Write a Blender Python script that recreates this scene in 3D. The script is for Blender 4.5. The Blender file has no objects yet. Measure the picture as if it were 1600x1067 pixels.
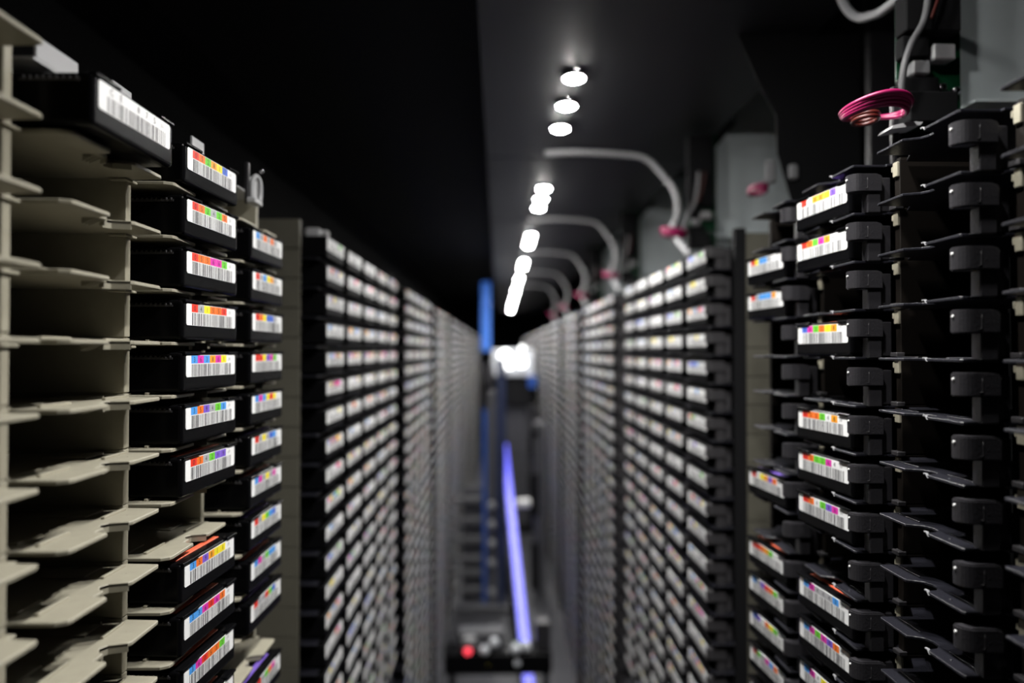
import bpy, bmesh, math, random
from mathutils import Vector, Matrix

S = bpy.context.scene
COL = S.collection
random.seed(7)

# ------------------------------------------------------------------ camera frame
F = 1067.0                      # focal length in pixels of a 1600 wide frame (24 mm on 36 mm)
CZ = 1.22                       # camera height above the floor
YAW = math.atan(20 / F)         # the aisle's vanishing point sits 20 px left of the centre
PITCH = math.atan(15.5 / F)
P = 0.0385                      # height of one slot


def at(px, py, depth):
    """World point seen at photo pixel (px, py) at distance `depth` along the view axis."""
    xc, yc = (px - 800) / F * depth, (533.5 - py) / F * depth
    fwd = depth * math.cos(PITCH) - yc * math.sin(PITCH)
    up = depth * math.sin(PITCH) + yc * math.cos(PITCH)
    return Vector((xc * math.cos(YAW) + fwd * math.sin(YAW), -xc * math.sin(YAW) + fwd * math.cos(YAW), CZ + up))


# ------------------------------------------------------------------ materials
MATS = {}


def mat(name, color, rough=0.5, metal=0.0, noise=0.0, scale=60.0, bump=0.0, emit=None, strength=0.0, spec=0.5):
    if name in MATS:
        return MATS[name]
    m = bpy.data.materials.new(name)
    m.use_nodes = True
    nt = m.node_tree
    b = nt.nodes['Principled BSDF']
    b.inputs['Base Color'].default_value = (*color, 1)
    b.inputs['Roughness'].default_value = rough
    b.inputs['Metallic'].default_value = metal
    b.inputs['Specular IOR Level'].default_value = spec
    if noise or bump:
        tc = nt.nodes.new('ShaderNodeTexCoord')
        n = nt.nodes.new('ShaderNodeTexNoise')
        n.inputs['Scale'].default_value = scale
        n.inputs['Detail'].default_value = 4
        nt.links.new(tc.outputs['Object'], n.inputs['Vector'])
        if noise:
            r = nt.nodes.new('ShaderNodeValToRGB')
            r.color_ramp.elements[0].position = 0.3
            r.color_ramp.elements[1].position = 0.7
            r.color_ramp.elements[0].color = (*[c * (1 - noise) for c in color], 1)
            r.color_ramp.elements[1].color = (*[min(1, c * (1 + noise)) for c in color], 1)
            nt.links.new(n.outputs['Fac'], r.inputs['Fac'])
            nt.links.new(r.outputs['Color'], b.inputs['Base Color'])
        if bump:
            bp = nt.nodes.new('ShaderNodeBump')
            bp.inputs['Strength'].default_value = bump
            bp.inputs['Distance'].default_value = 0.001
            nt.links.new(n.outputs['Fac'], bp.inputs['Height'])
            nt.links.new(bp.outputs['Normal'], b.inputs['Normal'])
    if emit:
        b.inputs['Emission Color'].default_value = (*emit, 1)
        b.inputs['Emission Strength'].default_value = strength
    MATS[name] = m
    return m


BEIGE = mat('beige_plastic', (0.31, 0.288, 0.222), 0.5, noise=0.05, scale=90)
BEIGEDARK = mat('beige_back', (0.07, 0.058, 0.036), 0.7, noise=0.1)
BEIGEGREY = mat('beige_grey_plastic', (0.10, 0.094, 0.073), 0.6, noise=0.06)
BLACK = mat('black_plastic', (0.0028, 0.0028, 0.0033), 0.22, bump=0.03, scale=400, spec=0.07)
FARBLACK = mat('black_plastic_matte', (0.0028, 0.0028, 0.0033), 0.6, spec=0.05)
BLACKTRAY = mat('black_tray_plastic', (0.009, 0.009, 0.013), 0.38, bump=0.3, scale=500, spec=0.35)
BRACK = mat('charcoal_plastic', (0.022, 0.021, 0.024), 0.33, bump=0.25, scale=600, spec=0.6)
FARBRACK = mat('charcoal_grey_plastic', (0.035, 0.033, 0.036), 0.5)
BROWNSHADE = mat('divider_brown_shaded', (0.006, 0.0042, 0.003), 0.6, spec=0.2)  # darkness of the unlit right dividers, put into the base colour
MATTE = mat('matte_black', (0.006, 0.006, 0.007), 0.8, spec=0.2)
CEIL = mat('ceiling_paint', (0.006, 0.006, 0.007), 0.8, noise=0.25, scale=3, spec=0.3)
DUCT = mat('duct_grey', (0.022, 0.022, 0.027), 0.55, noise=0.12, scale=6)
WALLM = mat('wall_black_paint', (0.003, 0.003, 0.0035), 0.9, noise=0.2, scale=4, spec=0.15)
FLOORM = mat('floor_grey', (0.035, 0.035, 0.04), 0.5, noise=0.2, scale=8)
PLATE = mat('pale_grey_metal', (0.66, 0.72, 0.74), 0.5, noise=0.05, scale=20)
GREYTAB = mat('grey_tab_metal', (0.40, 0.40, 0.41), 0.5)
STEEL = mat('bright_steel', (0.7, 0.7, 0.72), 0.18, metal=1.0)
PCB = mat('green_circuit_board', (0.004, 0.05, 0.02), 0.35)
WHITEP = mat('white_plastic', (0.75, 0.75, 0.74), 0.45)
GREYP = mat('grey_plastic', (0.24, 0.24, 0.25), 0.5)
CABLEW = mat('white_cable', (0.30, 0.30, 0.31), 0.45)
WIREG = mat('grey_wire', (0.11, 0.11, 0.115), 0.5)
PINK = mat('magenta_cable', (0.24, 0.004, 0.065), 0.4)
ORANGEC = mat('orange_cable', (0.07, 0.006, 0.003), 0.45)
PAPER = mat('label_paper', (0.86, 0.86, 0.86), 0.55)
INK = mat('label_ink', (0.02, 0.02, 0.025), 0.6)
RGB = {
    'red': (0.80, 0.035, 0.015), 'orange': (0.88, 0.17, 0.012), 'amber': (0.92, 0.36, 0.015), 'yellow': (0.90, 0.74, 0.02),
    'green': (0.14, 0.60, 0.03), 'blue': (0.07, 0.33, 0.82), 'navy': (0.05, 0.14, 0.62), 'purple': (0.20, 0.10, 0.60),
    'magenta': (0.72, 0.03, 0.40), 'grey': (0.42, 0.42, 0.44), 'white': (0.84, 0.84, 0.84),
}
DIGIT = {'red': '0', 'orange': '5', 'amber': '8', 'yellow': '1', 'green': '2', 'blue': '3', 'navy': '7', 'purple': '9', 'magenta': '6', 'grey': '4', 'white': '4'}
INKS = {k: mat('label_' + k, v, 0.55) for k, v in RGB.items()}
LABEL_MATS = [PAPER, INK] + list(INKS.values())
LIDX = {k: i + 2 for i, k in enumerate(INKS)}
STRIPS = {'orange': mat('orange_strip', (0.75, 0.13, 0.06), 0.4), 'purple': mat('purple_strip', (0.16, 0.09, 0.45), 0.4)}
LAMP = mat('lamp_lens', (1, 1, 1), 0.4, emit=(1.0, 0.985, 0.95), strength=380.0)
ROBOTLAMP = mat('robot_lamp_lens', (1, 1, 1), 0.4, emit=(1.0, 1.0, 0.98), strength=5.0)
BLUELED = mat('blue_led_strip', (0.1, 0.1, 0.5), 0.4, emit=(0.115, 0.115, 1.0), strength=1.15)
BLUEBAR = mat('blue_mast_reflection', (0.05, 0.15, 0.5), 0.4, emit=(0.035, 0.13, 0.50), strength=0.55)  # blue reflection on the robot's mast, painted in as a faint glow
BLUEP = mat('blue_paint', (0.02, 0.08, 0.35), 0.4)
REDLED = mat('red_indicator', (0.5, 0.02, 0.05), 0.4, emit=(1.0, 0.06, 0.09), strength=1.6)
YELLOWLED = mat('yellow_indicator', (0.4, 0.35, 0.02), 0.4, emit=(0.6, 0.55, 0.04), strength=0.5)
ROBOTW = mat('robot_white_shell', (0.6, 0.62, 0.66), 0.45)
ROBOTG = mat('robot_grey_metal', (0.06, 0.06, 0.068), 0.5)
NAVY = mat('robot_navy_metal', (0.012, 0.02, 0.06), 0.5)


# ------------------------------------------------------------------ mesh helpers
def quad(bm, pts, mi=0):
    f = bm.faces.new([bm.verts.new(p) for p in pts])
    f.material_index = mi
    return f


def box(bm, x0, x1, y0, y1, z0, z1, mi=0, bev=0.0, seg=1):
    r = bmesh.ops.create_cube(bm, size=1)
    vs = r['verts']
    for v in vs:
        v.co = Vector((x0 + (v.co.x + .5) * (x1 - x0), y0 + (v.co.y + .5) * (y1 - y0), z0 + (v.co.z + .5) * (z1 - z0)))
    fs = {f for v in vs for f in v.link_faces}
    for f in fs:
        f.material_index = mi
    if bev:
        es = list({e for v in vs for e in v.link_edges})
        r = bmesh.ops.bevel(bm, geom=es, offset=bev, segments=seg, profile=0.5, affect='EDGES')
        for f in r['faces']:
            f.material_index = mi


def prism(bm, pts, axis, a0, a1, mi=0):
    """Extrude a closed 2-D outline along an axis (x: pts are (y,z); y: (x,z); z: (x,y))."""
    def P3(p, a):
        return Vector({'x': (a, p[0], p[1]), 'y': (p[0], a, p[1]), 'z': (p[0], p[1], a)}[axis])
    A = [bm.verts.new(P3(p, a0)) for p in pts]
    B = [bm.verts.new(P3(p, a1)) for p in pts]
    fs = [bm.faces.new(A), bm.faces.new(B[::-1])]
    n = len(pts)
    for i in range(n):
        fs.append(bm.faces.new([A[i], B[i], B[(i + 1) % n], A[(i + 1) % n]]))
    for f in fs:
        f.material_index = mi
    bmesh.ops.recalc_face_normals(bm, faces=fs)
    return A, B, fs


def cyl(bm, p0, p1, r0, r1=None, n=20, mi=0):
    p0, p1 = Vector(p0), Vector(p1)
    r1 = r0 if r1 is None else r1
    d = (p1 - p0).normalized()
    u = d.orthogonal().normalized()
    w = d.cross(u)
    A, B = [], []
    for i in range(n):
        a = 2 * math.pi * i / n
        o = u * math.cos(a) + w * math.sin(a)
        A.append(bm.verts.new(p0 + o * r0))
        B.append(bm.verts.new(p1 + o * r1))
    fs = [bm.faces.new(A[::-1]), bm.faces.new(B)]
    for i in range(n):
        f = bm.faces.new([A[i], A[(i + 1) % n], B[(i + 1) % n], B[i]])
        f.smooth = True
        fs.append(f)
    for f in fs:
        f.material_index = mi


def tube(bm, pts, r, sub=8, n=10, mi=0):
    pts = [Vector(p) for p in pts]
    path = []
    for i in range(len(pts) - 1):
        p0, p1, p2, p3 = pts[max(i - 1, 0)], pts[i], pts[i + 1], pts[min(i + 2, len(pts) - 1)]
        for k in range(sub):
            t = k / sub
            path.append(0.5 * ((2 * p1) + (p2 - p0) * t + (2 * p0 - 5 * p1 + 4 * p2 - p3) * t * t + (3 * p1 - p0 - 3 * p2 + p3) * t ** 3))
    path.append(pts[-1])
    u = None
    rings = []
    for i, p in enumerate(path):
        d = (path[min(i + 1, len(path) - 1)] - path[max(i - 1, 0)]).normalized()
        u = d.orthogonal().normalized() if u is None else (u - d * u.dot(d)).normalized()
        w = d.cross(u)
        rings.append([bm.verts.new(p + (u * math.cos(2 * math.pi * k / n) + w * math.sin(2 * math.pi * k / n)) * r) for k in range(n)])
    for A, B in zip(rings, rings[1:]):
        for k in range(n):
            f = bm.faces.new([A[k], A[(k + 1) % n], B[(k + 1) % n], B[k]])
            f.smooth = True
            f.material_index = mi
    bm.faces.new(rings[0][::-1]).material_index = mi
    bm.faces.new(rings[-1]).material_index = mi


def ball(bm, c, r, mi=0, sz=1.0, n=16):
    res = bmesh.ops.create_uvsphere(bm, u_segments=n, v_segments=n // 2, radius=r)
    for v in res['verts']:
        v.co = Vector((v.co.x, v.co.y, v.co.z * sz)) + Vector(c)
        for f in v.link_faces:
            f.smooth = True
            f.material_index = mi


def mesh(name, bm, mats):
    me = bpy.data.meshes.new(name)
    bm.to_mesh(me)
    bm.free()
    for m in (mats if isinstance(mats, (list, tuple)) else [mats]):
        me.materials.append(m)
    return me


def link(name, data, parent=None, loc=(0, 0, 0), rz=0.0):
    o = bpy.data.objects.new(name, data)
    COL.objects.link(o)
    o.location = loc
    o.rotation_euler = (0, 0, rz)
    if parent is not None:
        o.parent = parent
    return o


def tag(o, label, cat, group=None):
    o['label'] = label
    o['category'] = cat
    if group:
        o['group'] = group
    return o


def obj(name, bm, mats, parent=None, loc=(0, 0, 0), rz=0.0):
    return link(name, mesh(name, bm, mats), parent, loc, rz)


def struct(name, bm, m):
    o = obj(name, bm, m)
    o['kind'] = 'structure'
    return o


def empty(name, loc=(0, 0, 0), rz=0.0):
    o = link(name, None, None, loc, rz)
    o.empty_display_size = 0.02
    return o


def NB():
    return bmesh.new()


ORD = ['', 'first', 'second', 'third', 'fourth', 'fifth', 'sixth', 'seventh', 'eighth', 'ninth', 'tenth', 'eleventh', 'twelfth', 'thirteenth',
       'fourteenth', 'fifteenth', 'sixteenth', 'seventeenth', 'eighteenth', 'nineteenth', 'twentieth', 'twenty-first', 'twenty-second', 'twenty-third',
       'twenty-fourth', 'twenty-fifth', 'twenty-sixth', 'twenty-seventh', 'twenty-eighth', 'twenty-ninth', 'thirtieth']

# ------------------------------------------------------------------ slot walls: where the columns stand
# Local frame of every slot: x runs in reading direction along the wall, y goes into the wall, z up; origin = middle of the tag.
XL, XR = -0.2266, 0.2838        # planes of the tags on the two walls
HL, HR = CZ + 0.1423, CZ + 0.1313   # height of the top row of tags
LEFT_Y = {'edge': 0.304, 'tall': 0.4275, 'front': 0.5428, 'second': 0.672}
RIGHT_Y = {'edge': 0.3415, 'open': 0.4685, 'front': 0.5955, 'second': 0.7228}
C = 0.127
BAY = 0.765
MAIN_L, MAIN_R = 0.949, 0.976


def zrow(side, r):
    return HL - 0.0383 * r if side == 'L' else HR - 0.0387 * r


def rot(side, splay=0.0):
    return math.pi / 2 - math.radians(splay) if side == 'L' else -math.pi / 2 + math.radians(splay)


def xw(side, u):
    return XL - u if side == 'L' else XR + u


# ------------------------------------------------------------------ glyphs
GLYPH = {}


def glyph(ch):
    if ch not in GLYPH:
        cu = bpy.data.curves.new('g', 'FONT')
        cu.body = ch
        cu.align_x = 'CENTER'
        cu.resolution_u = 2
        o = bpy.data.objects.new('g', cu)
        COL.objects.link(o)
        me = o.to_mesh(depsgraph=bpy.context.evaluated_depsgraph_get())
        GLYPH[ch] = ([tuple(v.co) for v in me.vertices], [tuple(p.vertices) for p in me.polygons])
        o.to_mesh_clear()
        bpy.data.objects.remove(o)
        bpy.data.curves.remove(cu)
    return GLYPH[ch]


LW, LH = 0.079, 0.0162


def tag_mesh(colors, seed, text=None, fine=True, stepped=False):
    """A printed tag: paper, a row of coloured squares with characters, a bar code beneath."""
    rnd = random.Random(seed)
    bm = NB()
    w, h = LW / 2, LH / 2
    c = 0.0013
    out = [(-w + c, -h), (w - c, -h), (w, -h + c), (w, h - c), (w - c, h), (-w + c, h), (-w, h - c), (-w, -h + c)]
    pr = [bm.verts.new((x, -0.0004, z)) for x, z in out]
    bk = [bm.verts.new((x, 0.0, z)) for x, z in out]
    bm.faces.new(pr)
    for i in range(8):
        bm.faces.new([pr[i], bk[i], bk[(i + 1) % 8], pr[(i + 1) % 8]])
    n = 6
    x0, sw = -w + 0.0072, 0.0094
    zt, zm = h - 0.0003, h - 0.0062
    y1, y2 = -0.00048, -0.00056
    for k, cl in enumerate(colors):
        if cl:
            quad(bm, [(x0 + k * sw + .0001, y1, zm), (x0 + (k + 1) * sw - .0001, y1, zm), (x0 + (k + 1) * sw - .0001, y1, zt), (x0 + k * sw + .0001, y1, zt)], LIDX[cl])
    # bar code
    x, xe = x0 + 0.0008, w - 0.0072
    zb = -h + 0.0002
    while x < xe:
        wd = rnd.choice([0.0006, 0.0006, 0.0008, 0.0014]) if fine else rnd.choice([0.0007, 0.0013])
        quad(bm, [(x, y1, zb), (x + wd, y1, zb), (x + wd, y1, zm - 0.0006), (x, y1, zm - 0.0006)], 1)
        x += wd + (rnd.choice([0.0006, 0.0007, 0.0010, 0.0016]) if fine else rnd.choice([0.0011, 0.0019]))
    if fine:
        txt = text or [(DIGIT[cl] if cl else '') for cl in colors] + ['JD']
        for k, ch in enumerate(txt):
            for q, s in enumerate(ch):
                small = k >= 6
                sc = 0.0030 if small else 0.0056
                cx = x0 + (k + .5) * sw + (q - .5 * (len(ch) - 1)) * 0.0022
                vs, fs = glyph(s)
                V = [bm.verts.new((cx + a * sc, y2, zm + (0.0018 if small else 0.0010) + b * sc)) for a, b, _ in vs]
                for f in fs:
                    try:
                        fc = bm.faces.new([V[i] for i in f])
                    except ValueError:
                        continue
                    fc.normal_update()
                    if fc.normal.y > 0:
                        fc.normal_flip()
                    fc.material_index = 1
    return mesh('tag_label', bm, LABEL_MATS)


# ------------------------------------------------------------------ cartridge meshes
ZB, ZT = -0.0188, 0.0102


def cart_body():
    bm = NB()
    box(bm, -.0445, .0445, 0.0, .090, ZB, ZT, bev=.0026, seg=3)
    box(bm, -.043, -.019, -.0016, .004, .0088, .0108, bev=.0004)          # rim segments over the tag
    box(bm, .026, .043, -.0016, .004, .0088, .0108, bev=.0004)
    for s in (-1, 1):                                                      # raised pads on both flanks
        box(bm, s * .0445 - .0006, s * .0445 + .0006, .040, .082, -.017, .004, bev=.0004)
    return mesh('body', bm, BLACK)


def ribs(s):
    bm = NB()
    for k in range(9):
        y = .008 + .0036 * k
        box(bm, s * .0445 - .0009, s * .0445 + .0009, y, y + .0014, .0058, .0078, bev=.0003)
    box(bm, s * .0445 - .0005, s * .0445 + .0004, .007, .040, .0050, .0066)
    return mesh('grip_ribs', bm, FARBRACK)  # lighter than the body: glints on the ribs put into the colour


def strip(color):
    bm = NB()
    box(bm, -.036, .030, .008, .0135, ZT - .0008, ZT + .0005, bev=.0002)
    return mesh('color_strip', bm, STRIPS[color])


BODY, RIBS = cart_body(), {'L': ribs(-1), 'R': ribs(1)}
STRIP = {k: strip(k) for k in STRIPS}

# simple carts for the long walls
bm = NB()
box(bm, -.0486, .0486, 0.0, .090, ZB, ZT, bev=.0022)
FARBODY = mesh('body', bm, FARBLACK)


def cartridge(side, Y, r, colors, label, group, splay=0.0, strip_color=None, seed=0, text=None):
    t = empty('tape_cartridge', (xw(side, 0), Y, zrow(side, r)), rot(side, splay))
    tag(t, label, 'tape cartridge', group)
    link('body', BODY, t)
    link('tag_label', tag_mesh(colors, seed, text), t)
    link('grip_ribs', RIBS[side], t)
    if strip_color:
        s = link('color_strip', STRIP[strip_color], t)
        s['label'] = strip_color + ' strip along the top edge'
    return t


# colour codes read from the photograph (reading direction), None = blank paper
A = {0: 'red orange green amber yellow navy', 1: 'red orange green grey green orange', 2: 'red orange orange magenta magenta green',
     3: 'red grey yellow orange orange red', 4: 'blue magenta blue amber magenta yellow', 5: 'blue orange purple grey green blue',
     6: 'red orange grey green purple purple', 8: 'blue orange purple amber yellow yellow', 9: 'blue blue magenta red magenta orange',
     10: 'blue magenta red orange orange green', 11: 'blue orange amber green orange grey'}
AS = {6: 'orange', 8: 'orange', 9: 'orange', 10: 'orange', 11: 'orange'}
B = {1: 'blue grey orange grey orange grey', 2: 'red grey blue yellow amber grey', 3: 'red orange yellow navy navy grey', 4: 'red red yellow purple magenta green',
     5: 'blue magenta blue yellow red yellow', 6: 'red grey yellow grey navy blue', 7: 'blue magenta grey yellow grey magenta', 8: 'red grey yellow green blue navy',
     9: 'blue magenta grey green blue blue', 10: 'red grey grey red green navy', 12: 'grey red grey green orange magenta'}
BS = {6: 'purple', 7: 'orange', 8: 'purple', 9: 'orange', 10: 'purple', 12: 'purple'}
RA = {0: 'red white amber amber yellow purple', 1: 'red orange green magenta amber white', 3: 'navy magenta green orange yellow amber',
      5: 'red orange orange green white amber', 6: 'red orange green green magenta white', 7: 'red orange white green purple magenta',
      9: 'blue magenta grey grey grey blue', 10: 'blue magenta green magenta purple orange', 11: 'blue magenta white yellow amber orange'}
RAS = {0: 'purple', 3: 'orange', 9: 'orange'}
RB = {1: 'red yellow blue blue grey white', 2: 'red grey blue blue blue amber', 7: 'red white yellow amber purple orange', 9: 'red red orange amber green white',
      10: 'blue grey purple red orange green', 11: 'navy purple white orange yellow green', 12: 'red green grey magenta blue orange', 13: 'grey red grey blue grey white'}
RBS = {7: 'purple', 9: 'orange'}


def words_of(cs):
    names = {'amber': 'amber', 'navy': 'navy', 'white': None, 'grey': None}
    out = []
    for c in cs:
        n = names.get(c, c)
        if n and (not out or out[-1] != n):
            out.append(n)
    return out


def say(cs, tail):
    w = words_of(cs)[:5]
    txt = 'black cartridge tagged ' + ' '.join(w)
    return txt + ' ' + tail


COLUMN_GROUP = {'LA': 'black cartridges above the beige trays', 'LB': 'black cartridges beside the beige pillar', 'RA': 'black cartridges next to the charcoal brackets',
                'RB': 'black cartridges beside the grey seamed panel'}


def near_column(side, key, Y, table, strips, group, where, splay):
    rows = sorted(table)
    for i, r in enumerate(rows):
        cs = table[r].split()
        w = words_of(cs)
        base = 'black cartridge with tag squares ' + ' '.join(w[:5])
        lab = base + ', ' + (ORD[i + 1] + ' down ' + where)
        if len(lab.split()) > 16:
            lab = 'black cartridge tagged ' + ' '.join(w[:5]) + ', ' + ORD[i + 1] + ' down ' + where
        cartridge(side, Y, r, cs, lab, group, splay, strips.get(r), seed=hash_(key, r))


def hash_(*a):
    return sum((i + 3) * 7919 * (ord(str(c)[0]) * 31 + len(str(c)) + (int(c) if str(c).isdigit() else 0)) for i, c in enumerate(a)) % 100003


ce = cartridge('L', 0.418, 0, [None] * 6, 'black cartridge with white barcode tag CE 875 on the topmost beige tray', 'black cartridges above the beige trays', 0.8, seed=5,
               text=['C', 'E', '', '8', '7', '5', 'JL'])
ce.location.x = -0.2205
near_column('L', 'LA', LEFT_Y['front'], A, AS, COLUMN_GROUP['LA'], 'beside empty beige trays', 3.6)
near_column('L', 'LB', LEFT_Y['second'], B, BS, COLUMN_GROUP['LB'], 'beside beige pillar', 1.0)
near_column('R', 'RA', RIGHT_Y['front'], RA, RAS, COLUMN_GROUP['RA'], 'beside empty black slots', 4.6)
near_column('R', 'RB', RIGHT_Y['second'], RB, RBS, COLUMN_GROUP['RB'], 'beside seamed panel', 4.4)


# ------------------------------------------------------------------ beige trays and their racks (left wall)
def arc(cx, cy, r, a0, a1, n):
    return [(cx + r * math.cos(math.radians(a0 + (a1 - a0) * i / n)), cy + r * math.sin(math.radians(a0 + (a1 - a0) * i / n))) for i in range(n + 1)]


def beige_tray():
    bm = NB()
    u0 = .0072
    t = .0026
    out = [(-.0525, u0 + .030), (-.0525, u0 + .006), (-.0495, u0 + .0008), (-.047, u0), (-.0142, u0), (-.0132, u0 + .0010), (-.0128, u0 + .0085)]
    out += [(-.0025, u0 + .0085), (-.0010, u0 + .0120), (.0040, u0 + .0145), (.0090, u0 + .0120)]
    out += [(.0122, u0 + .0014), (.0145, u0), (.047, u0), (.0495, u0 + .001), (.0515, u0 + .030), (.0455, u0 + .034), (.0455, u0 + .10), (-.053, u0 + .10), (-.053, u0 + .032)]
    A_, B_, fs = prism(bm, out, 'z', -t, 0)
    es = [e for f in fs for e in f.edges if abs(e.verts[0].co.z - e.verts[1].co.z) < 1e-6]
    bmesh.ops.bevel(bm, geom=list(set(es)), offset=.0005, segments=1, affect='EDGES')
    # notch skirt: the arched rim hanging under the finger notch
    pts = [(-.0025, u0 + .0085), (-.0010, u0 + .0120), (.0040, u0 + .0145), (.0090, u0 + .0120), (.0122, u0 + .0014)]
    back = [(-.0036, u0 + .0092), (-.0018, u0 + .0132), (.0040, u0 + .0160), (.0100, u0 + .0130), (.0134, u0 + .0018)]
    for i in range(len(pts) - 1):
        prism(bm, [pts[i], pts[i + 1], back[i + 1], back[i]], 'z', -.0056, -.0004)
    for x in (-.0122, -.0088, -.0054):                                     # little gussets
        prism(bm, [(u0 + .0088, -t), (u0 + .0180, -t), (u0 + .0180, -.0066)], 'x', x, x + .0009)
    for x0_, x1_ in ((-.044, -.017), (.018, .044)):                        # raised pads and ridges on the tray
        box(bm, x0_, x1_, u0 + .020, u0 + .0225, -.0004, .0017, bev=.0003)
        box(bm, x0_ + .003, x1_ - .003, u0 + .034, u0 + .062, -.0004, .0013, bev=.0003)
    box(bm, -.0520, -.0495, u0 + .032, u0 + .098, -.0004, .0014, bev=.0004)  # low guide ridges
    box(bm, .0425, .0450, u0 + .036, u0 + .098, -.0004, .0014, bev=.0004)
    ball(bm, (.030, u0 + .012, -.0003), .0009, sz=.6, n=8)
    return mesh('tray', bm, BEIGE)


TRAY = beige_tray()
TRAYTOP = -0.0206                # tray surface below the tag's middle


def divider_mesh(rows, pitch, mats, u0=.0305, depth=.085, th=.0064, ztop=.020, ledge=True):
    bm = NB()
    for r in range(rows):
        z1 = ztop - r * pitch
        z0 = z1 - pitch + .0009
        box(bm, -th / 2, th / 2, u0, u0 + depth, z0, z1, bev=.0004)
        box(bm, -th / 2 + .0007, th / 2 - .0007, u0 + .0012, u0 + depth, z1 - .0005, z1 + .0014)
        if ledge:
            zz = TRAYTOP - r * pitch
            box(bm, -.0075, .0075, u0 - .0022, u0 + .010, zz - .0046, zz - .0028, bev=.0004)
    return mesh('divider', bm, mats)


NROW = 16
DIVL = divider_mesh(NROW, 0.0383, BEIGE)
FLOORGAP = 0.62


def tall_back(side, z_low, z_high, half, u0, u1):
    bm = NB()
    box(bm, -half, half, u0, u1, z_low, z_high)
    return bm


def beige_rack(key, Y, label, tab=True, first=0):
    t = empty('cartridge_rack', (xw('L', 0), Y, HL), rot('L'))
    tag(t, label, 'rack', 'beige slot racks')
    for r in range(first, 15):
        link('tray', TRAY, t, (0, 0, TRAYTOP - 0.0383 * r))
    link('divider', DIVL, t, (C / 2 - (.0140 if key == 'tall' else .0075), 0, 0))
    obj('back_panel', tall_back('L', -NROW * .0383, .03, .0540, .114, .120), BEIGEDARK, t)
    obj('plinth', tall_back('L', -HL, -NROW * .0383 - .012, .0560, .035, .120), MATTE, t)
    bm = NB()
    if tab:
        for a, b in ((-.052, -.015), (.022, .0445)) if key == 'tall' else ((.022, .0445),):
            box(bm, a, b, .0262, .0280, .0180, .0305 if a < 0 else .0355, bev=.0003)
        box(bm, -.0545, .0450, .0262, .114, .0165, .0180)
        obj('top_plate', bm, GREYTAB, t)
    else:
        bm.free()
    return t


beige_rack('edge', LEFT_Y['edge'], 'empty beige slot rack at the very edge of the picture, only tray tips showing', tab=False, first=-1)
rk = beige_rack('tall', LEFT_Y['tall'], 'beige slot rack with empty notched trays under cartridge CE 875')
beige_rack('front', LEFT_Y['front'], 'beige slot rack filled with sharp colour tagged cartridges and one empty slot')
beige_rack('second', LEFT_Y['second'], 'beige slot rack with cartridges directly before the beige pillar')

# loop shaped latch and its bright bead on top of the second beige rack
t = empty('latch_bracket', at(397, 290, .66), rot('L'))
tag(t, 'small grey loop latch with a bright bead on top of the beige rack', 'latch')
bm = NB()
tube(bm, [(.000, .002, -.012), (.000, .002, .002), (.004, 0, .010), (.0095, -.002, .006), (.011, -.002, -.006), (.009, -.002, -.013)], .0024)
obj('loop', bm, GREYTAB, t)
bm = NB()
box(bm, -.007, .013, -.004, .005, -.018, -.0125, bev=.001)
obj('foot', bm, GREYTAB, t)
bm = NB()
box(bm, -.004, .0, .004, .008, -.018, .022, bev=.0008)
obj('upright', bm, BRACK, t)
bm = NB()
ball(bm, (.009, -.004, .0165), .0024)
obj('bead', bm, STEEL, t)


# ------------------------------------------------------------------ black shelves and brackets (right wall)
def black_tray():
    bm = NB()
    u0 = 0.0006
    out = [(-.0535, u0 + .026), (-.0535, u0 + .001), (-.052, u0), (-.019, u0), (-.0165, u0 + .0012), (-.0150, u0 + .008), (-.0105, u0 + .012), (-.004, u0 + .0125),
           (.0015, u0 + .010), (.0045, u0 + .004), (.006, u0), (.038, u0), (.040, u0 + .001), (.040, u0 + .026), (.0570, u0 + .034), (.0570, u0 + .10), (-.0570, u0 + .10), (-.0570, u0 + .026)]
    out = [(-x, y) for x, y in out][::-1]
    A_, B_, fs = prism(bm, out, 'z', -.0019, 0)
    es = [e for f in fs for e in f.edges if abs(e.verts[0].co.z - e.verts[1].co.z) < 1e-6]
    bmesh.ops.bevel(bm, geom=list(set(es)), offset=.0004, segments=1, affect='EDGES')
    box(bm, .021, .047, u0 + .012, u0 + .0135, -.0002, .0008, bev=.0003)
    box(bm, -.036, -.010, u0 + .012, u0 + .0135, -.0002, .0008, bev=.0003)
    box(bm, .022, .046, u0 + .020, u0 + .034, -.0002, .0006, bev=.0003)
    ball(bm, (.033, u0 + .0055, 0.0), .0010, sz=.7, n=8)
    return mesh('tray', bm, BLACKTRAY)


def bracket_mesh(m):
    bm = NB()
    prof = [(-.0035, .0106), (.0170, .0106), (.0215, .0090), (.0215, -.0042), (-.0035, -.0042)]
    A_, B_, fs = prism(bm, prof, 'x', .0488, .0596)
    front = [e for e in bm.edges if all(abs(v.co.x - .0596) < 1e-6 and abs(v.co.y + .0035) < 1e-6 for v in e.verts)]
    bmesh.ops.bevel(bm, geom=front, offset=.0080, segments=6, profile=.5, affect='EDGES')
    sharp = [e for e in bm.edges if len(e.link_faces) == 2 and e.calc_face_angle(0) > math.radians(50)]
    bmesh.ops.bevel(bm, geom=sharp, offset=.0009, segments=2, affect='EDGES')
    box(bm, .0490, .0580, .0098, .0208, -.0205, -.0038, bev=.0007)
    box(bm, .0490, .0540, .0200, .0310, -.0190, .0085, bev=.0006)
    return mesh('bracket', bm, m)


def pin_mesh():
    bm = NB()
    cyl(bm, (.0520, -.0042, .0065), (.0520, -.0032, .0065), .0007, .0010, n=10)
    return mesh('pin', bm, WHITEP)


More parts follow.
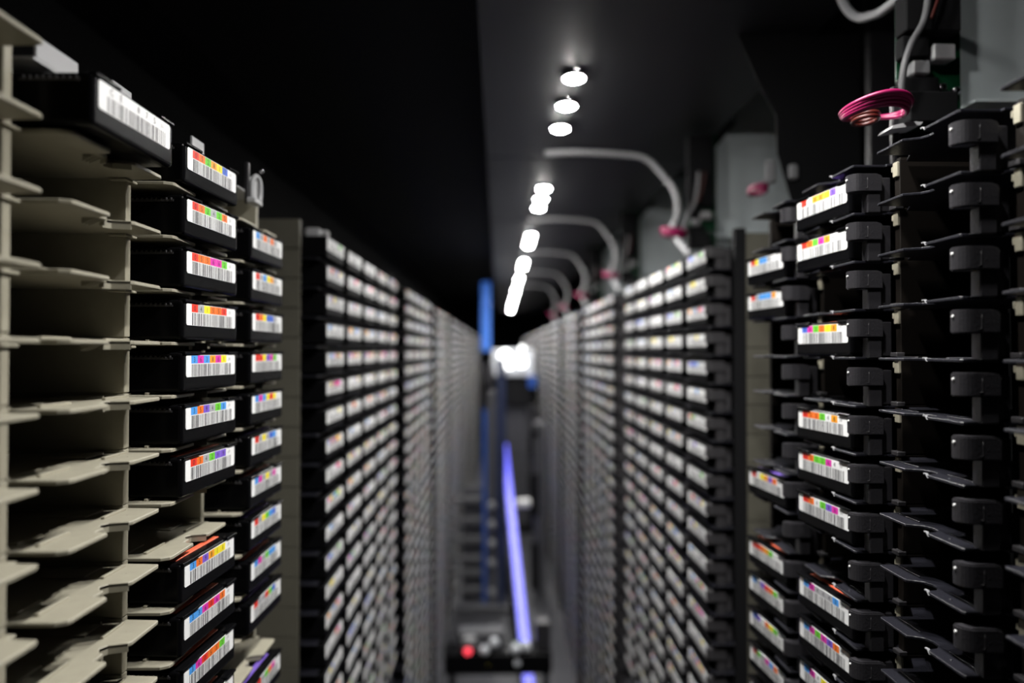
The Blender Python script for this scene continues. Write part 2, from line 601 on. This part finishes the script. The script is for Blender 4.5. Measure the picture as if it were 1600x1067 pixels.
def mark_mesh():
    bm = NB()
    tube(bm, [(.0597, .0092, .0070), (.0597, .0092, .0000), (.0597, .0086, -.0014), (.0597, .0074, -.0014)], .00018, sub=3, n=5)
    return mesh('molded_mark', bm, FARBRACK)


BTRAY = black_tray()
bm = NB()
prism(bm, [(.0165, .0008), (.0170, .0008), (.0200, -.0019), (.0192, -.0019)], 'y', .0003, .0022)
box(bm, .0148, .0166, .0003, .0020, -.0002, .0008, bev=.0002)
CATCH_GLINT = mesh('catch_glint', bm, GREYP)  # paler than the tray: paints in the glint at its kinked edge
BRK, FARBRK, PIN, MARK = bracket_mesh(BRACK), bracket_mesh(FARBRACK), pin_mesh(), mark_mesh()
BTOP = -0.0199
DIVR = divider_mesh(NROW, 0.0387, BROWNSHADE, u0=.0305, th=.0070, ledge=False)
bm = NB()
box(bm, -.0030, .0030, .0285, .0320, .0062, .0180, bev=.0005)
box(bm, -.0042, -.0028, .0280, .0320, .0105, .0150, bev=.0004)
CLIP = mesh('clip', bm, BEIGE)
bm = NB()
box(bm, -.0045, .0045, .0262, .0330, -.0195, -.0160, bev=.0005)
STOP = mesh('stop', bm, FARBRACK)


def black_rack(key, Y, label, first=0, splay=0.0):
    t = empty('cartridge_rack', (xw('R', 0), Y, HR), rot('R', splay))
    tag(t, label, 'rack', 'black slot racks')
    for r in range(-1, 15):
        tr = link('tray', BTRAY, t, (0, 0, BTOP - 0.0387 * r))
        if key in ('open', 'front'):
            link('catch_glint', CATCH_GLINT, tr)
    for r in range(0, 15):
        k = link('bracket', BRK, t, (0, 0, -0.0387 * r))
        if key in ('open', 'front'):
            link('pin', PIN, k)
            link('molded_mark', MARK, k)
        if key != 'second':
            link('clip', CLIP, t, (-C / 2 + .0005, 0, -0.0387 * r))
            link('stop', STOP, t, (-C / 2 + .0005, 0, -0.0387 * r))
    link('divider', DIVR, t, (-C / 2 + .0005, 0, 0))
    obj('back_panel', tall_back('R', -NROW * .0387, .012, .0570, .116, .122), MATTE, t)
    obj('plinth', tall_back('R', -HR, -NROW * .0387 - .012, .0570, .035, .122), MATTE, t)
    return t


black_rack('edge', RIGHT_Y['edge'], 'black slot rack cut off by the picture edge, with pale clips on its divider')
black_rack('open', RIGHT_Y['open'], 'black slot rack standing empty, its charcoal brackets sharp and in focus')
black_rack('front', RIGHT_Y['front'], 'black slot rack with colour tagged cartridges and some empty slots')
black_rack('second', RIGHT_Y['second'], 'black slot rack whose sparse cartridges stand before the grey seamed panel')

# ------------------------------------------------------------------ the two long rack walls
CHOICE = ['red', 'orange', 'amber', 'yellow', 'green', 'blue', 'navy', 'purple', 'magenta', 'grey', 'white', 'grey', 'white', 'blue', 'yellow']
VARIANT = []
for k in range(36):
    rnd = random.Random(100 + k)
    cs = [rnd.choice(CHOICE) for _ in range(6)]
    if rnd.random() < .6:                   # most far tags show one or two strong colours
        keep = rnd.randrange(5)
        cs = [c if i in (keep, keep + 1) else rnd.choice(['white', 'grey', None]) for i, c in enumerate(cs)]
    VARIANT.append((tag_mesh(cs, k, fine=False), words_of([c for c in cs if c])))

SIDE_WORD = {'L': 'beige rack wall', 'R': 'black rack wall'}
NROWS_MAIN = 36
FARW = 1.17                     # tags on the long walls are a little wider


far_count = 0


def far_cart(side, Y, r, label, group):
    global far_count
    far_count += 1
    k = (far_count * 13 + far_count // 36 * 5) % len(VARIANT)
    t = empty('tape_cartridge', (xw(side, 0), Y, zrow(side, r)), rot(side))
    tag(t, label, 'tape cartridge', group)
    link('body', FARBODY, t)
    link('tag_label', VARIANT[k][0], t).scale.x = FARW
    return t


made = set()
for side, Y0 in (('L', MAIN_L), ('R', MAIN_R)):
    post = 'black corner post' if side == 'R' else 'beige pillar'
    wall = 'on the wall opposite the white cables' if side == 'L' else 'on the wall under the white cables'
    for c in range(5):
        Y = Y0 + c * C
        n = int(min(22, (0.14 + 0.49 * (Y + .04)) / .0385 + 1.2))
        for r in range(n):
            lab = 'blurred cartridge, %s row down, %s column beyond the %s' % (ORD[r + 1], ORD[c + 1], post)
            far_cart(side, Y, r, lab, 'cartridges in the bay behind the ' + post)
            made.add((side, 0, c, r))
    for c, n in ((0, 26), (1, 14)):
        Y = Y0 + BAY + c * C
        for r in range(n):
            lab = 'blurred cartridge, %s row down, %s column past the first dark gap %s' % (ORD[r + 1], ORD[c + 1], 'opposite the white cables' if side == 'L' else 'under the white cables')
            far_cart(side, Y, r, lab, 'cartridges beyond the first dark gap')
            made.add((side, 1, c, r))

# everything further down the aisle: nobody could tell these apart
NBAY = 10
for side, Y0 in (('L', MAIN_L), ('R', MAIN_R)):
    bm = NB()
    s = -1 if side == 'L' else 1
    for b in range(1, NBAY):
        for c in range(5):
            Y = Y0 + b * BAY + c * C
            for r in range(NROWS_MAIN):
                if (side, b, c, r) in made:
                    continue
                z = zrow(side, r)
                x0 = xw(side, 0)
                xa, xb = sorted((x0, x0 + s * .10))
                y0, y1 = Y - .0486, Y + .0486
                box(bm, xa, xb, y0, y1, z + ZB, z + ZT)
                xf = x0 - s * .0004
                y0, y1 = Y - LW / 2 * FARW, Y + LW / 2 * FARW
                pts = [(xf, y0, z - LH / 2), (xf, y1, z - LH / 2), (xf, y1, z + LH / 2), (xf, y0, z + LH / 2)]
                quad(bm, pts if side == 'R' else pts[::-1], 1)
                xf -= s * .0004
                k = random.randrange(5)
                y0 += .008 + .0094 * k
                y1 = y0 + .019
                pts = [(xf, y0, z + .0018), (xf, y1, z + .0018), (xf, y1, z + LH / 2), (xf, y0, z + LH / 2)]
                quad(bm, pts if side == 'R' else pts[::-1], LIDX[random.choice(CHOICE)])
                y0, y1 = Y - .028, Y + .030
                pts = [(xf, y0, z - LH / 2), (xf, y1, z - LH / 2), (xf, y1, z + .0012), (xf, y0, z + .0012)]
                quad(bm, pts if side == 'R' else pts[::-1], LIDX['grey'])
    o = obj('distant_tape_cartridges', bm, [FARBLACK, PAPER] + LABEL_MATS[2:])
    tag(o, 'countless blurred cartridges lining the wall %s towards the far end' % ('opposite the white cables' if side == 'L' else 'under the white cables'), 'tape cartridges')
    o['kind'] = 'stuff'


def bay_rack(side, b, label):
    Y0 = (MAIN_L if side == 'L' else MAIN_R) + b * BAY
    pitch = .0383 if side == 'L' else .0387
    top = HL if side == 'L' else HR
    t = empty('cartridge_rack', (xw(side, 0), Y0 + 2 * C, top), rot(side))
    tag(t, label, 'rack', 'rack bays along the aisle')
    sg = 1 if side == 'L' else -1                                # +x of the local frame is away from the viewer on the left wall
    half = 2.5 * C
    zl = -top + .01
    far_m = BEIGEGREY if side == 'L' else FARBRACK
    bm = NB()
    box(bm, -half, half, .115, .125, zl, .028)
    obj('back_panel', bm, MATTE, t)
    # seamed side panel at the end that faces us
    bm = NB()
    u0 = .030 if side == 'L' else .046
    xa = -sg * (half + .001)
    for r in range(int((top - .02) / pitch)):
        z1 = .028 - r * pitch
        box(bm, xa - .0035, xa + .0035, u0, .125, z1 - pitch + .0012, z1, bev=.0003)
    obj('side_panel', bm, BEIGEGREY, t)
    # dark post closing the gap at the far end of the bay
    bm = NB()
    xp = sg * (half + .024)
    box(bm, xp - .020, xp + .020, .016, .125, zl, .030, bev=.001)
    obj('post', bm, MATTE, t)
    if side == 'R':
        bm = NB()
        box(bm, xa - .006, xa + .006, .0315, .0465, zl, .034, bev=.001)
        obj('corner_post', bm, MATTE, t)
    # trays: one ledge per row, with an edge strip
    n = NROWS_MAIN
    for r in range(n if b < 2 else 0):
        bm = NB()
        zz = (TRAYTOP if side == 'L' else BTOP) - r * pitch
        box(bm, -half, half, .008 if side == 'L' else .002, .114, zz - .0022, zz, bev=.0004)
        obj('shelf', bm, BLACKTRAY, t)
    if b >= 2:
        bm = NB()
        for r in range(n):
            zz = (TRAYTOP if side == 'L' else BTOP) - r * pitch
            box(bm, -half, half, .008, .114, zz - .0022, zz)
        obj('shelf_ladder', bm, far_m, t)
    # dividers between the columns
    for k in range(1, 5):
        bm = NB()
        x = -half + k * C
        box(bm, x - .003, x + .003, .028, .114, zl, .024)
        obj('divider', bm, far_m, t)
    if side == 'R':
        bmx = NB()
        for c in range(5):
            for r in range(n):
                if b == 0 and c == 0 and r < 22:
                    link('bracket', FARBRK, t, (half - C * .5, 0, -pitch * r))
                elif b < 3:
                    x = half - C * (c + .5) + .0545
                    box(bmx, x - .0045, x + .0045, -.002, .03, -pitch * r - .004, -pitch * r + .0106)
                    box(bmx, x - .0045, x + .0045, .010, .03, -pitch * r - .022, -pitch * r - .0041)
        o = obj('bracket_column', bmx, FARBRACK, t)
        o['kind'] = 'stuff'
    return t


BWORD = ['', 'second', 'third', 'fourth', 'fifth', 'sixth', 'seventh', 'eighth', 'ninth', 'tenth']
for b in range(NBAY):
    if b == 0:
        bay_rack('L', 0, 'filled rack bay with beige seamed side standing just past the beige trays')
        bay_rack('R', 0, 'filled rack bay with a black corner post, facing the beige trays')
    else:
        bay_rack('L', b, '%s blurred rack bay down the aisle on the wall without cables' % BWORD[b])
        bay_rack('R', b, '%s blurred rack bay down the aisle below the white cables' % BWORD[b])

# small pale fitting on top of the first long bay
t = empty('top_fitting', at(492, 366, .93))
tag(t, 'small pale fitting with round knob on top of the bay past the beige pillar', 'fitting')
bm = NB()
box(bm, -.012, .008, -.006, .02, -.0085, .008, bev=.002)
obj('block', bm, GREYTAB, t)
bm = NB()
ball(bm, (.0145, .0, .000), .0055)
obj('knob', bm, GREYTAB, t)

# ------------------------------------------------------------------ room shell
XA, XB, YA, YB, ZC = -.62, .95, -.75, 9.2, CZ + .62
bm = NB(); box(bm, XA, XB, YA, YB, -.05, 0); struct('floor', bm, FLOORM)
bm = NB(); box(bm, XA, XB, YA, YB, ZC, ZC + .05); struct('ceiling', bm, CEIL)
bm = NB(); box(bm, XA - .05, XA, YA, YB, -.05, ZC + .05); struct('wall_left', bm, WALLM)
bm = NB(); box(bm, XB, XB + .05, YA, YB, -.05, ZC + .05); struct('wall_right', bm, WALLM)
bm = NB(); box(bm, XA, XB, YB, YB + .05, -.05, ZC + .05); struct('wall_back', bm, WALLM)
bm = NB(); box(bm, XA, XB, YA - .05, YA, -.05, ZC + .05); struct('wall_front', bm, WALLM)
# cable duct that carries the lamps
bm = NB()
for k in range(-1, 12):
    y0 = .835 + .762 * k
    box(bm, -.030, .455, y0 + .002, y0 + .758, CZ + .455, ZC, bev=.0015)
struct('trim_1', bm, DUCT)

# ------------------------------------------------------------------ ceiling lamps, three to a group
LZ = CZ + .449


def lamp_meshes():
    bm = NB()
    cyl(bm, (0, 0, .0045), (0, 0, .0075), .0215, .0215, n=28)
    cyl(bm, (0, 0, -.0010), (0, 0, .0045), .0190, .0212, n=28)
    a = mesh('housing', bm, BRACK)
    bm = NB()
    cyl(bm, (0, 0, -.0035), (0, 0, -.0010), .0120, .0165, n=28)
    b = mesh('lens', bm, LAMP)
    bm = NB()
    ball(bm, (0, -.040, .002), .0045, n=12)
    cyl(bm, (0, -.040, .002), (0, -.040, .0075), .003, n=8)
    c = mesh('screw', bm, STEEL)
    return a, b, c


HOUSING, LENS, SCREW = lamp_meshes()
BULB = bpy.data.lights.new('bulb', 'SPOT')
BULB.energy = 12.5
BULB.color = (1.0, 0.985, 0.955)
BULB.spot_size = math.radians(124)
BULB.spot_blend = 1.0
BULB.shadow_soft_size = 0.014
TRIO = ['above the camera and out of the frame', 'nearest in view', 'second trio', 'third trio', 'fourth trio', 'fifth trio', 'sixth trio', 'seventh trio', 'eighth trio', 'ninth trio', 'tenth trio']
for k in range(-1, 9):
    for i in range(3):
        y = 1.114 + .127 * i + .762 * k
        t = empty('ceiling_lamp', (.119 + .004, y, LZ), 0)
        where = ('above the nearest shelves' if k == -1 else 'highest trio in the photo' if k == 0 else '%s trio down the ceiling' % ORD[k + 1])
        tag(t, 'round white ceiling lamp, %s of the %s' % (ORD[i + 1], where if k >= 0 else 'trio above the nearest shelves'), 'ceiling lamp', 'white lamps along the ceiling')
        link('housing', HOUSING, t)
        link('lens', LENS, t)
        link('screw', SCREW, t)
        link('bulb', BULB, t, (0, 0, -.006))

# ------------------------------------------------------------------ plates, circuit boards, cables above the right wall
PLATE_Y = [.662, 1.425, 2.19, 2.95]
NTH = ['tall', 'second', 'third', 'fourth']
for k, y in enumerate(PLATE_Y):
    dx = 0.0
    t = empty('metal_plate', (.4526, y, CZ + .24))
    tag(t, ['large pale grey metal plate standing behind the empty black rack', 'pale grey metal plate with slanted top beside the white cable', 'small blurred grey plate behind the second white cable', 'tiny blurred grey plate furthest down the aisle'][k], 'metal plate', 'grey plates above the black racks')
    bm = NB()
    prism(bm, [(-.030, .012), (-.052, .122), (.045, .240), (.045, .33), (.30, .33), (.30, 0), (0, 0), (0, .012)] if k else [(-.032, 0), (-.032, .21), (.01, .21), (.01, .33), (.30, .33), (.30, 0)], 'y', -.0015, .0015)
    obj('sheet', bm, PLATE, t)
    bm = NB()
    box(bm, -.002, .30, -.028, .002, -.004, -.001, bev=.0005)
    obj('bent_lip', bm, PLATE, t)
    # circuit board in front of it
    t = empty('circuit_board', (.396 + (.010 if k else 0), y - .022, CZ + .245))
    tag(t, ['green circuit board with white sockets above the empty black rack', 'dark green circuit board beside the slanted grey plate', 'blurred circuit board beside the second white cable', 'blurred circuit board furthest along the black racks'][k], 'circuit board', 'circuit boards above the black racks')
    bm = NB()
    box(bm, -.018, .0437, -.0008, .0008, -.035, .205)
    obj('board', bm, PCB, t)
    for x0, x1, yy, z0, z1, nm in ((-.0195, .026, -.024, -.034, -.006, 'heat_sink'), (-.0195, .032, -.020, .052, .200, 'heat_sink'), (-.0195, .006, -.014, .030, .050, 'chip'),
                                   (-.0195, .016, -.012, -.004, .012, 'chip')):
        bm = NB()
        box(bm, x0, x1, yy, -.001, z0, z1, bev=.001)
        obj(nm, bm, MATTE, t)
    bm = NB()
    box(bm, .0085, .0297, -.016, -.001, .027, .042, bev=.0015)
    obj('socket', bm, GREYTAB, t)
    bm = NB()
    box(bm, -.010, .007, -.014, -.001, .014, .027, bev=.0015)
    obj('socket', bm, GREYP, t)
    for x, z, r in ((.0225, .0050, .0055), (.0365, .0020, .0050)):
        bm = NB()
        ball(bm, (x, -.004, z), r, sz=.8)
        obj('solder_cap', bm, STEEL, t)
    bm = NB()
    tube(bm, [(.000, -.028, .12), (-.004, -.028, .080), (-.010, -.030, .055), (-.022, -.032, .035), (-.030, -.033, .012), (-.031, -.03, -.012)], .0030)
    obj('wire', bm, WIREG, t)
    bm = NB()
    tube(bm, [(.012, -.028, .12), (.006, -.03, .085), (-.003, -.03, .058)], .0014)
    obj('wire', bm, ORANGEC, t)

# white cables, one per bay, arching from the lamp duct to the right wall, each with a magenta tie
for k in range(-1, 5):
    y = 1.50 + .762 * k
    bm = NB()
    z = CZ
    pts = [(.10, y, z + .437), (.17, y, z + .440), (.25, y, z + .437), (.318, y - .01, z + .425), (.352, y - .03, z + .385), (.371, y - .07, z + .335), (.368, y - .10, z + .285), (.350, y - .13, z + .250), (.350, y - .16, z + .222), (.368, y - .19, z + .185)]
    if k == -1:
        pts = [(.360, .80, CZ + .4556), at(1300, -25, .80), at(1322, 12, .79), at(1340, 27, .76), at(1362, 24, .72), at(1380, 16, .68), (.3800, .627, CZ + .335)]
    tube(bm, pts, .0062 if k >= 0 else .0048)
    o = obj('white_cable', bm, CABLEW)
    tag(o, ['white cable bending at the top edge beside the green circuit board', 'long white cable arching from the highest lamps to the black racks', 'second white cable arching under the ceiling', 'third white cable arching under the ceiling', 'fourth blurred white cable under the ceiling', 'fifth blurred white cable under the ceiling'][k + 1], 'cable', 'white cables along the ceiling')
    if k >= 0:
        bm = NB()
        for q in range(3):
            n = 14
            ring = [(.347 + (.020 + .002 * q) * math.cos(a * 2 * math.pi / n), y - .152 - .012 * math.sin(a * 2 * math.pi / n), z + .230 + .005 * q - .003 * math.cos(a * 2 * math.pi / n)) for a in range(n + 1)]
            tube(bm, ring, .0036, sub=2, n=7)
        o = obj('magenta_tie', bm, PINK)
        tag(o, ['magenta cable tie around the long white cable', 'magenta tie on the second white cable', 'magenta tie on the third white cable', 'tiny magenta tie on the fourth white cable', 'tiny magenta tie on the fifth white cable'][k], 'cable tie', 'magenta ties on white cables')

# coil of magenta patch cable lying on the near black rack
bm = NB()
cc = at(1368, 172, .56)
for q in range(5):
    n = 24
    ring = []
    for a in range(n + 1):
        th = 2 * math.pi * a / n
        ring.append((cc.x + (.0235 + .0004 * q) * math.cos(th), cc.y + (.020 + .002 * q) * math.sin(th), cc.z - .001 + .0013 * q + .0008 * math.cos(th) - .0036 * math.cos(th) ** 2 + .0012 * math.sin(th + q)))
    tube(bm, ring, .0019, sub=2, n=7)
o = obj('magenta_cable_coil', bm, PINK)
tag(o, 'coiled magenta cable lying above the near black rack by the circuit board', 'cable')
bm = NB()
ccx = cc + Vector((.0, .008, -.0026))
for q in range(2):
    n = 18
    ring = [(ccx.x - .004 + .009 * math.cos(2 * math.pi * a / n), ccx.y + .012 * math.sin(2 * math.pi * a / n), ccx.z - .003 * q) for a in range(n + 1)]
    tube(bm, ring, .0017, sub=2, n=7)
o = obj('orange_cable_coil', bm, ORANGEC)
tag(o, 'small dark orange cable coil directly under the magenta coil', 'cable')
t = empty('cable_holder', cc + Vector((.030, .01, -.012)))
tag(t, 'pale grey cable holder tongue under the magenta coil', 'cable holder')
bm = NB()
prism(bm, [(-.015, -.002), (.010, .0015), (.012, .004), (.002, .0045), (-.013, .001)], 'y', -.006, .014)
obj('tongue', bm, GREYTAB, t)
bm = NB()
box(bm, -.004, .002, .010, .016, -.034, .040, bev=.001)
obj('stem', bm, BRACK, t)

# second, blurred coil beside the slanted plate
bm = NB()
c2 = at(1184, 300, .98)
for q in range(3):
    n = 16
    ring = [(c2.x + .010 * math.cos(2 * math.pi * a / n), c2.y + .02 * math.sin(2 * math.pi * a / n), c2.z + .003 * q) for a in range(n + 1)]
    tube(bm, ring, .0028, sub=2, n=7)
o = obj('magenta_cable_coil', bm, PINK)
tag(o, 'small blurred magenta coil in front of the slanted grey plate', 'cable')

# black gusset plate hanging from the ceiling
t = empty('gusset_plate', at(1240, 180, .98))
tag(t, 'large black angled gusset plate hanging from the ceiling beside the slanted grey plate', 'bracket')
bm = NB()
o0 = at(1240, 180, .98)
pl = [(1095, -125), (1150, 50), (1187, 135), (1212, 180), (1214, 240), (1240, 330), (1300, 300), (1345, 262), (1345, -125)]
pts = [(at(x, y, .98) - o0) for x, y in pl]
prism(bm, [(p.x, p.z) for p in pts], 'y', -.001, .001)
obj('sheet', bm, MATTE, t)
bm = NB()
a_, b_ = at(1357, 262, .98) - o0, at(1404, -125, .98) - o0
box(bm, a_.x, b_.x, -.006, .006, a_.z - .12, b_.z, bev=.001)
obj('upright', bm, BRACK, t)
bm = NB()
p_ = at(1215, 272, .98) - o0
box(bm, p_.x - .022, p_.x - .006, -.010, -.004, p_.z - .016, p_.z + .018, bev=.003)
obj('clamp', bm, GREYP, t)
bm = NB()
box(bm, p_.x + .012, p_.x + .026, -.010, -.004, p_.z - .01, p_.z + .012, bev=.003)
obj('clamp', bm, GREYP, t)

# ------------------------------------------------------------------ robots at the far end, rail and equipment on the floor
t = empty('tape_robot', (.10, 4.65, 0))
tag(t, 'black tape robot with glaring white lamps at the far end of the aisle', 'robot')


def pb(bm, x0, x1, y0, y1, d, th, mi=0, bev=0.0):
    a, b = at(x0, y1, d), at(x1, y0, d)
    box(bm, a.x - t.location.x, b.x - t.location.x, d - t.location.y, d - t.location.y + th, a.z - t.location.z, b.z - t.location.z, mi, bev)


D = 4.6
bm = NB(); pb(bm, 768, 834, 546, 588, D, .10, bev=.01); obj('head_shell', bm, ROBOTW, t)
bm = NB(); pb(bm, 757, 841, 589, 634, D + .02, .12, bev=.008); obj('lower_housing', bm, MATTE, t)
bm = NB(); pb(bm, 754, 772, 568, 602, D - .02, .08, bev=.01); obj('side_arm', bm, BRACK, t)
for x0, x1, y0, y1 in ((778, 800, 549, 562), (784, 806, 560, 574), (806, 824, 562, 571), (780, 792, 572, 576), (812, 820, 541, 546)):
    bm = NB()
    a = at((x0 + x1) / 2, (y0 + y1) / 2, D - .004) - t.location
    ball(bm, a, (x1 - x0) / 2 / F * D * .8, n=14)
    obj('lamp', bm, ROBOTLAMP, t)
bm = NB(); pb(bm, 770, 789, 634, 840, D, .08, bev=.004); obj('mast', bm, NAVY, t)
bm = NB(); pb(bm, 790, 826, 634, 820, D + .05, .04, bev=.003); obj('carriage_panel', bm, ROBOTG, t)
bm = NB(); pb(bm, 827, 841, 634, 824, D, .10, bev=.004)
obj('mast', bm, BRACK, t)
bm = NB()
bm.free()
for y0 in (680, 742, 790):
    bm = NB()
    pb(bm, 826, 838, y0, y0 + 30, D - .01, .02)
    obj('recess', bm, MATTE, t)
bm = NB(); pb(bm, 752, 766, 440, 548, D, .04, bev=.004); obj('blue_mast', bm, BLUEBAR, t)
bm = NB(); pb(bm, 826, 838, 588, 606, D - .03, .03, bev=.004); obj('side_lamp', bm, BLUEP, t)
bm = NB(); box(bm, -.16, .15, -.06, .2, 0, .06, bev=.01); obj('base', bm, MATTE, t)

# glowing rail that slopes from the robot down to the near end of the aisle floor
t = empty('light_rail', at(828, 1078, 2.36))
tag(t, 'long straight blue glowing light rail sloping down the middle of the aisle floor', 'light rail')
p0, p1 = at(827, 1078, 2.36) - t.location, at(788, 696, 4.50) - t.location
bm = NB()
w_ = Vector((.0175, 0, 0))
h_ = Vector((0, 0, .012))
prs = [bm.verts.new(p) for p in (p0 - w_, p0 + w_, p0 + w_ + h_, p0 - w_ + h_, p1 - w_, p1 + w_, p1 + w_ + h_, p1 - w_ + h_)]
for f in ((3, 2, 1, 0), (4, 5, 6, 7), (0, 1, 5, 4), (1, 2, 6, 5), (2, 3, 7, 6), (3, 0, 4, 7)):
    bm.faces.new([prs[i] for i in f])
bmesh.ops.recalc_face_normals(bm, faces=bm.faces[:])
obj('light_strip', bm, BLUELED, t)
bm = NB()
w_ = Vector((.022, 0, 0))
d_ = Vector((0, 0, -.004))
h_ = Vector((0, 0, -.030))
prs = [bm.verts.new(p) for p in (p0 - w_ + h_, p0 + w_ + h_, p0 + w_ + d_, p0 - w_ + d_, p1 - w_ + h_, p1 + w_ + h_, p1 + w_ + d_, p1 - w_ + d_)]
for f in ((3, 2, 1, 0), (4, 5, 6, 7), (0, 1, 5, 4), (1, 2, 6, 5), (2, 3, 7, 6), (3, 0, 4, 7)):
    bm.faces.new([prs[i] for i in f])
bmesh.ops.recalc_face_normals(bm, faces=bm.faces[:])
obj('channel', bm, NAVY, t)

# ladder-like cable track standing on the floor, with its dark mast
t = empty('cable_track', (.0, 3.25, 0))
tag(t, 'grey ladder shaped cable track with thin blue rail left of the blue light rail', 'cable track')
D = 3.25
bm = NB(); pb(bm, 754, 760, 640, 958, D, .02, bev=.002); obj('rail', bm, BLUEP, t)
bm = NB(); pb(bm, 761, 775, 610, 952, D + .01, .03, bev=.002); obj('upright', bm, ROBOTG, t)
for y in (776, 808, 838, 868, 889, 916, 946):
    bm = NB(); pb(bm, 710, 762, y, y + 9, D + .02, .02, bev=.002); obj('rung', bm, WIREG, t)
bm = NB(); pb(bm, 722, 754, 760, 952, D + .05, .02, bev=.002); obj('backing', bm, ROBOTG, t)
for y in (790, 820, 850, 880, 925):
    bm = NB()
    ball(bm, at(768, y, D) - t.location, .022, n=12)
    obj('roller', bm, GREYP, t)
bm = NB(); pb(bm, 777, 790, 560, 950, D - .02, .05, bev=.004); obj('mast', bm, NAVY, t)
bm = NB(); box(bm, -.20, .05, -.05, .12, 0, .03, bev=.004); obj('base', bm, ROBOTG, t)

t = empty('guide_column', (.14, 3.4, 0))
tag(t, 'dark slotted guide column with pale clip right of the blue light rail', 'column')
D = 3.4
bm = NB(); pb(bm, 834, 852, 660, 935, D, .05, bev=.004); obj('upright', bm, ROBOTG, t)
for y0, y1 in ((672, 682), (740, 806), (848, 920)):
    bm = NB()
    pb(bm, 829, 842, y0, y1, D - .008, .01)
    obj('slot', bm, MATTE, t)
bm = NB(); pb(bm, 806, 830, 780, 793, D - .01, .03, bev=.01); obj('clip', bm, WHITEP, t)

# the near carriage with indicator lights
D = 2.30
t = empty('robot_carriage', at(780, 1052, D))
tag(t, 'dark robot carriage with red indicator crossing the bottom of the aisle', 'robot carriage')
bm = NB(); pb(bm, 694, 862, 1018, 1052, D, .10, bev=.006); obj('beam', bm, BLACK, t)
bm = NB(); pb(bm, 716, 788, 984, 1019, D + .02, .06, bev=.006); obj('motor_block', bm, ROBOTG, t)
bm = NB(); pb(bm, 722, 745, 992, 1012, D + .005, .03, bev=.01); obj('connector', bm, GREYP, t)
bm = NB(); pb(bm, 836, 860, 970, 1019, D + .02, .06, bev=.004); obj('end_block', bm, BRACK, t)
for x, y, r, m, nm in ((731, 1018, .013, REDLED, 'red_indicator'), (763, 1037, .011, YELLOWLED, 'yellow_indicator')):
    bm = NB(); ball(bm, at(x, y, D - .006) - t.location, r, n=12); obj(nm, bm, m, t)
for x, y in ((772, 1004), (757, 1016), (806, 1014), (822, 1010), (808, 1034)):
    bm = NB()
    ball(bm, at(x, y, D - .002) - t.location, .017, n=12)
    obj('roller', bm, ROBOTW, t)
bm = NB(); pb(bm, 802, 824, 1002, 1016, D + .03, .02, bev=.002); obj('board', bm, PCB, t)
bm = NB()
z0 = -t.location.z
box(bm, -.17, -.15, .02, .06, z0, .0)
obj('leg', bm, BLACK, t)
bm = NB()
box(bm, .15, .17, .02, .06, z0, .0)
obj('leg', bm, BLACK, t)

# ------------------------------------------------------------------ world, camera, colour
w = bpy.data.worlds.new('World')
w.use_nodes = True
w.node_tree.nodes['Background'].inputs['Color'].default_value = (0.5, 0.55, 0.6, 1)
w.node_tree.nodes['Background'].inputs['Strength'].default_value = 0.0
S.world = w

cam = bpy.data.cameras.new('camera')
cam.lens = 24
cam.sensor_width = 36
cam.clip_start = 0.02
cam.dof.use_dof = True
cam.dof.focus_distance = 0.50
cam.dof.aperture_fstop = 2.6
co = bpy.data.objects.new('camera', cam)
COL.objects.link(co)
co.location = (0, 0, CZ)
co.rotation_euler = (math.pi / 2 + PITCH, 0, -YAW)
S.camera = co

S.view_settings.view_transform = 'Standard'
S.view_settings.look = 'None'
S.view_settings.exposure = 0.1
S.view_settings.gamma = 1.0
S.view_settings.use_curve_mapping = False
S.cycles.use_denoising = True
S.cycles.max_bounces = 5
S.cycles.diffuse_bounces = 1
S.cycles.sample_clamp_indirect = 4.0
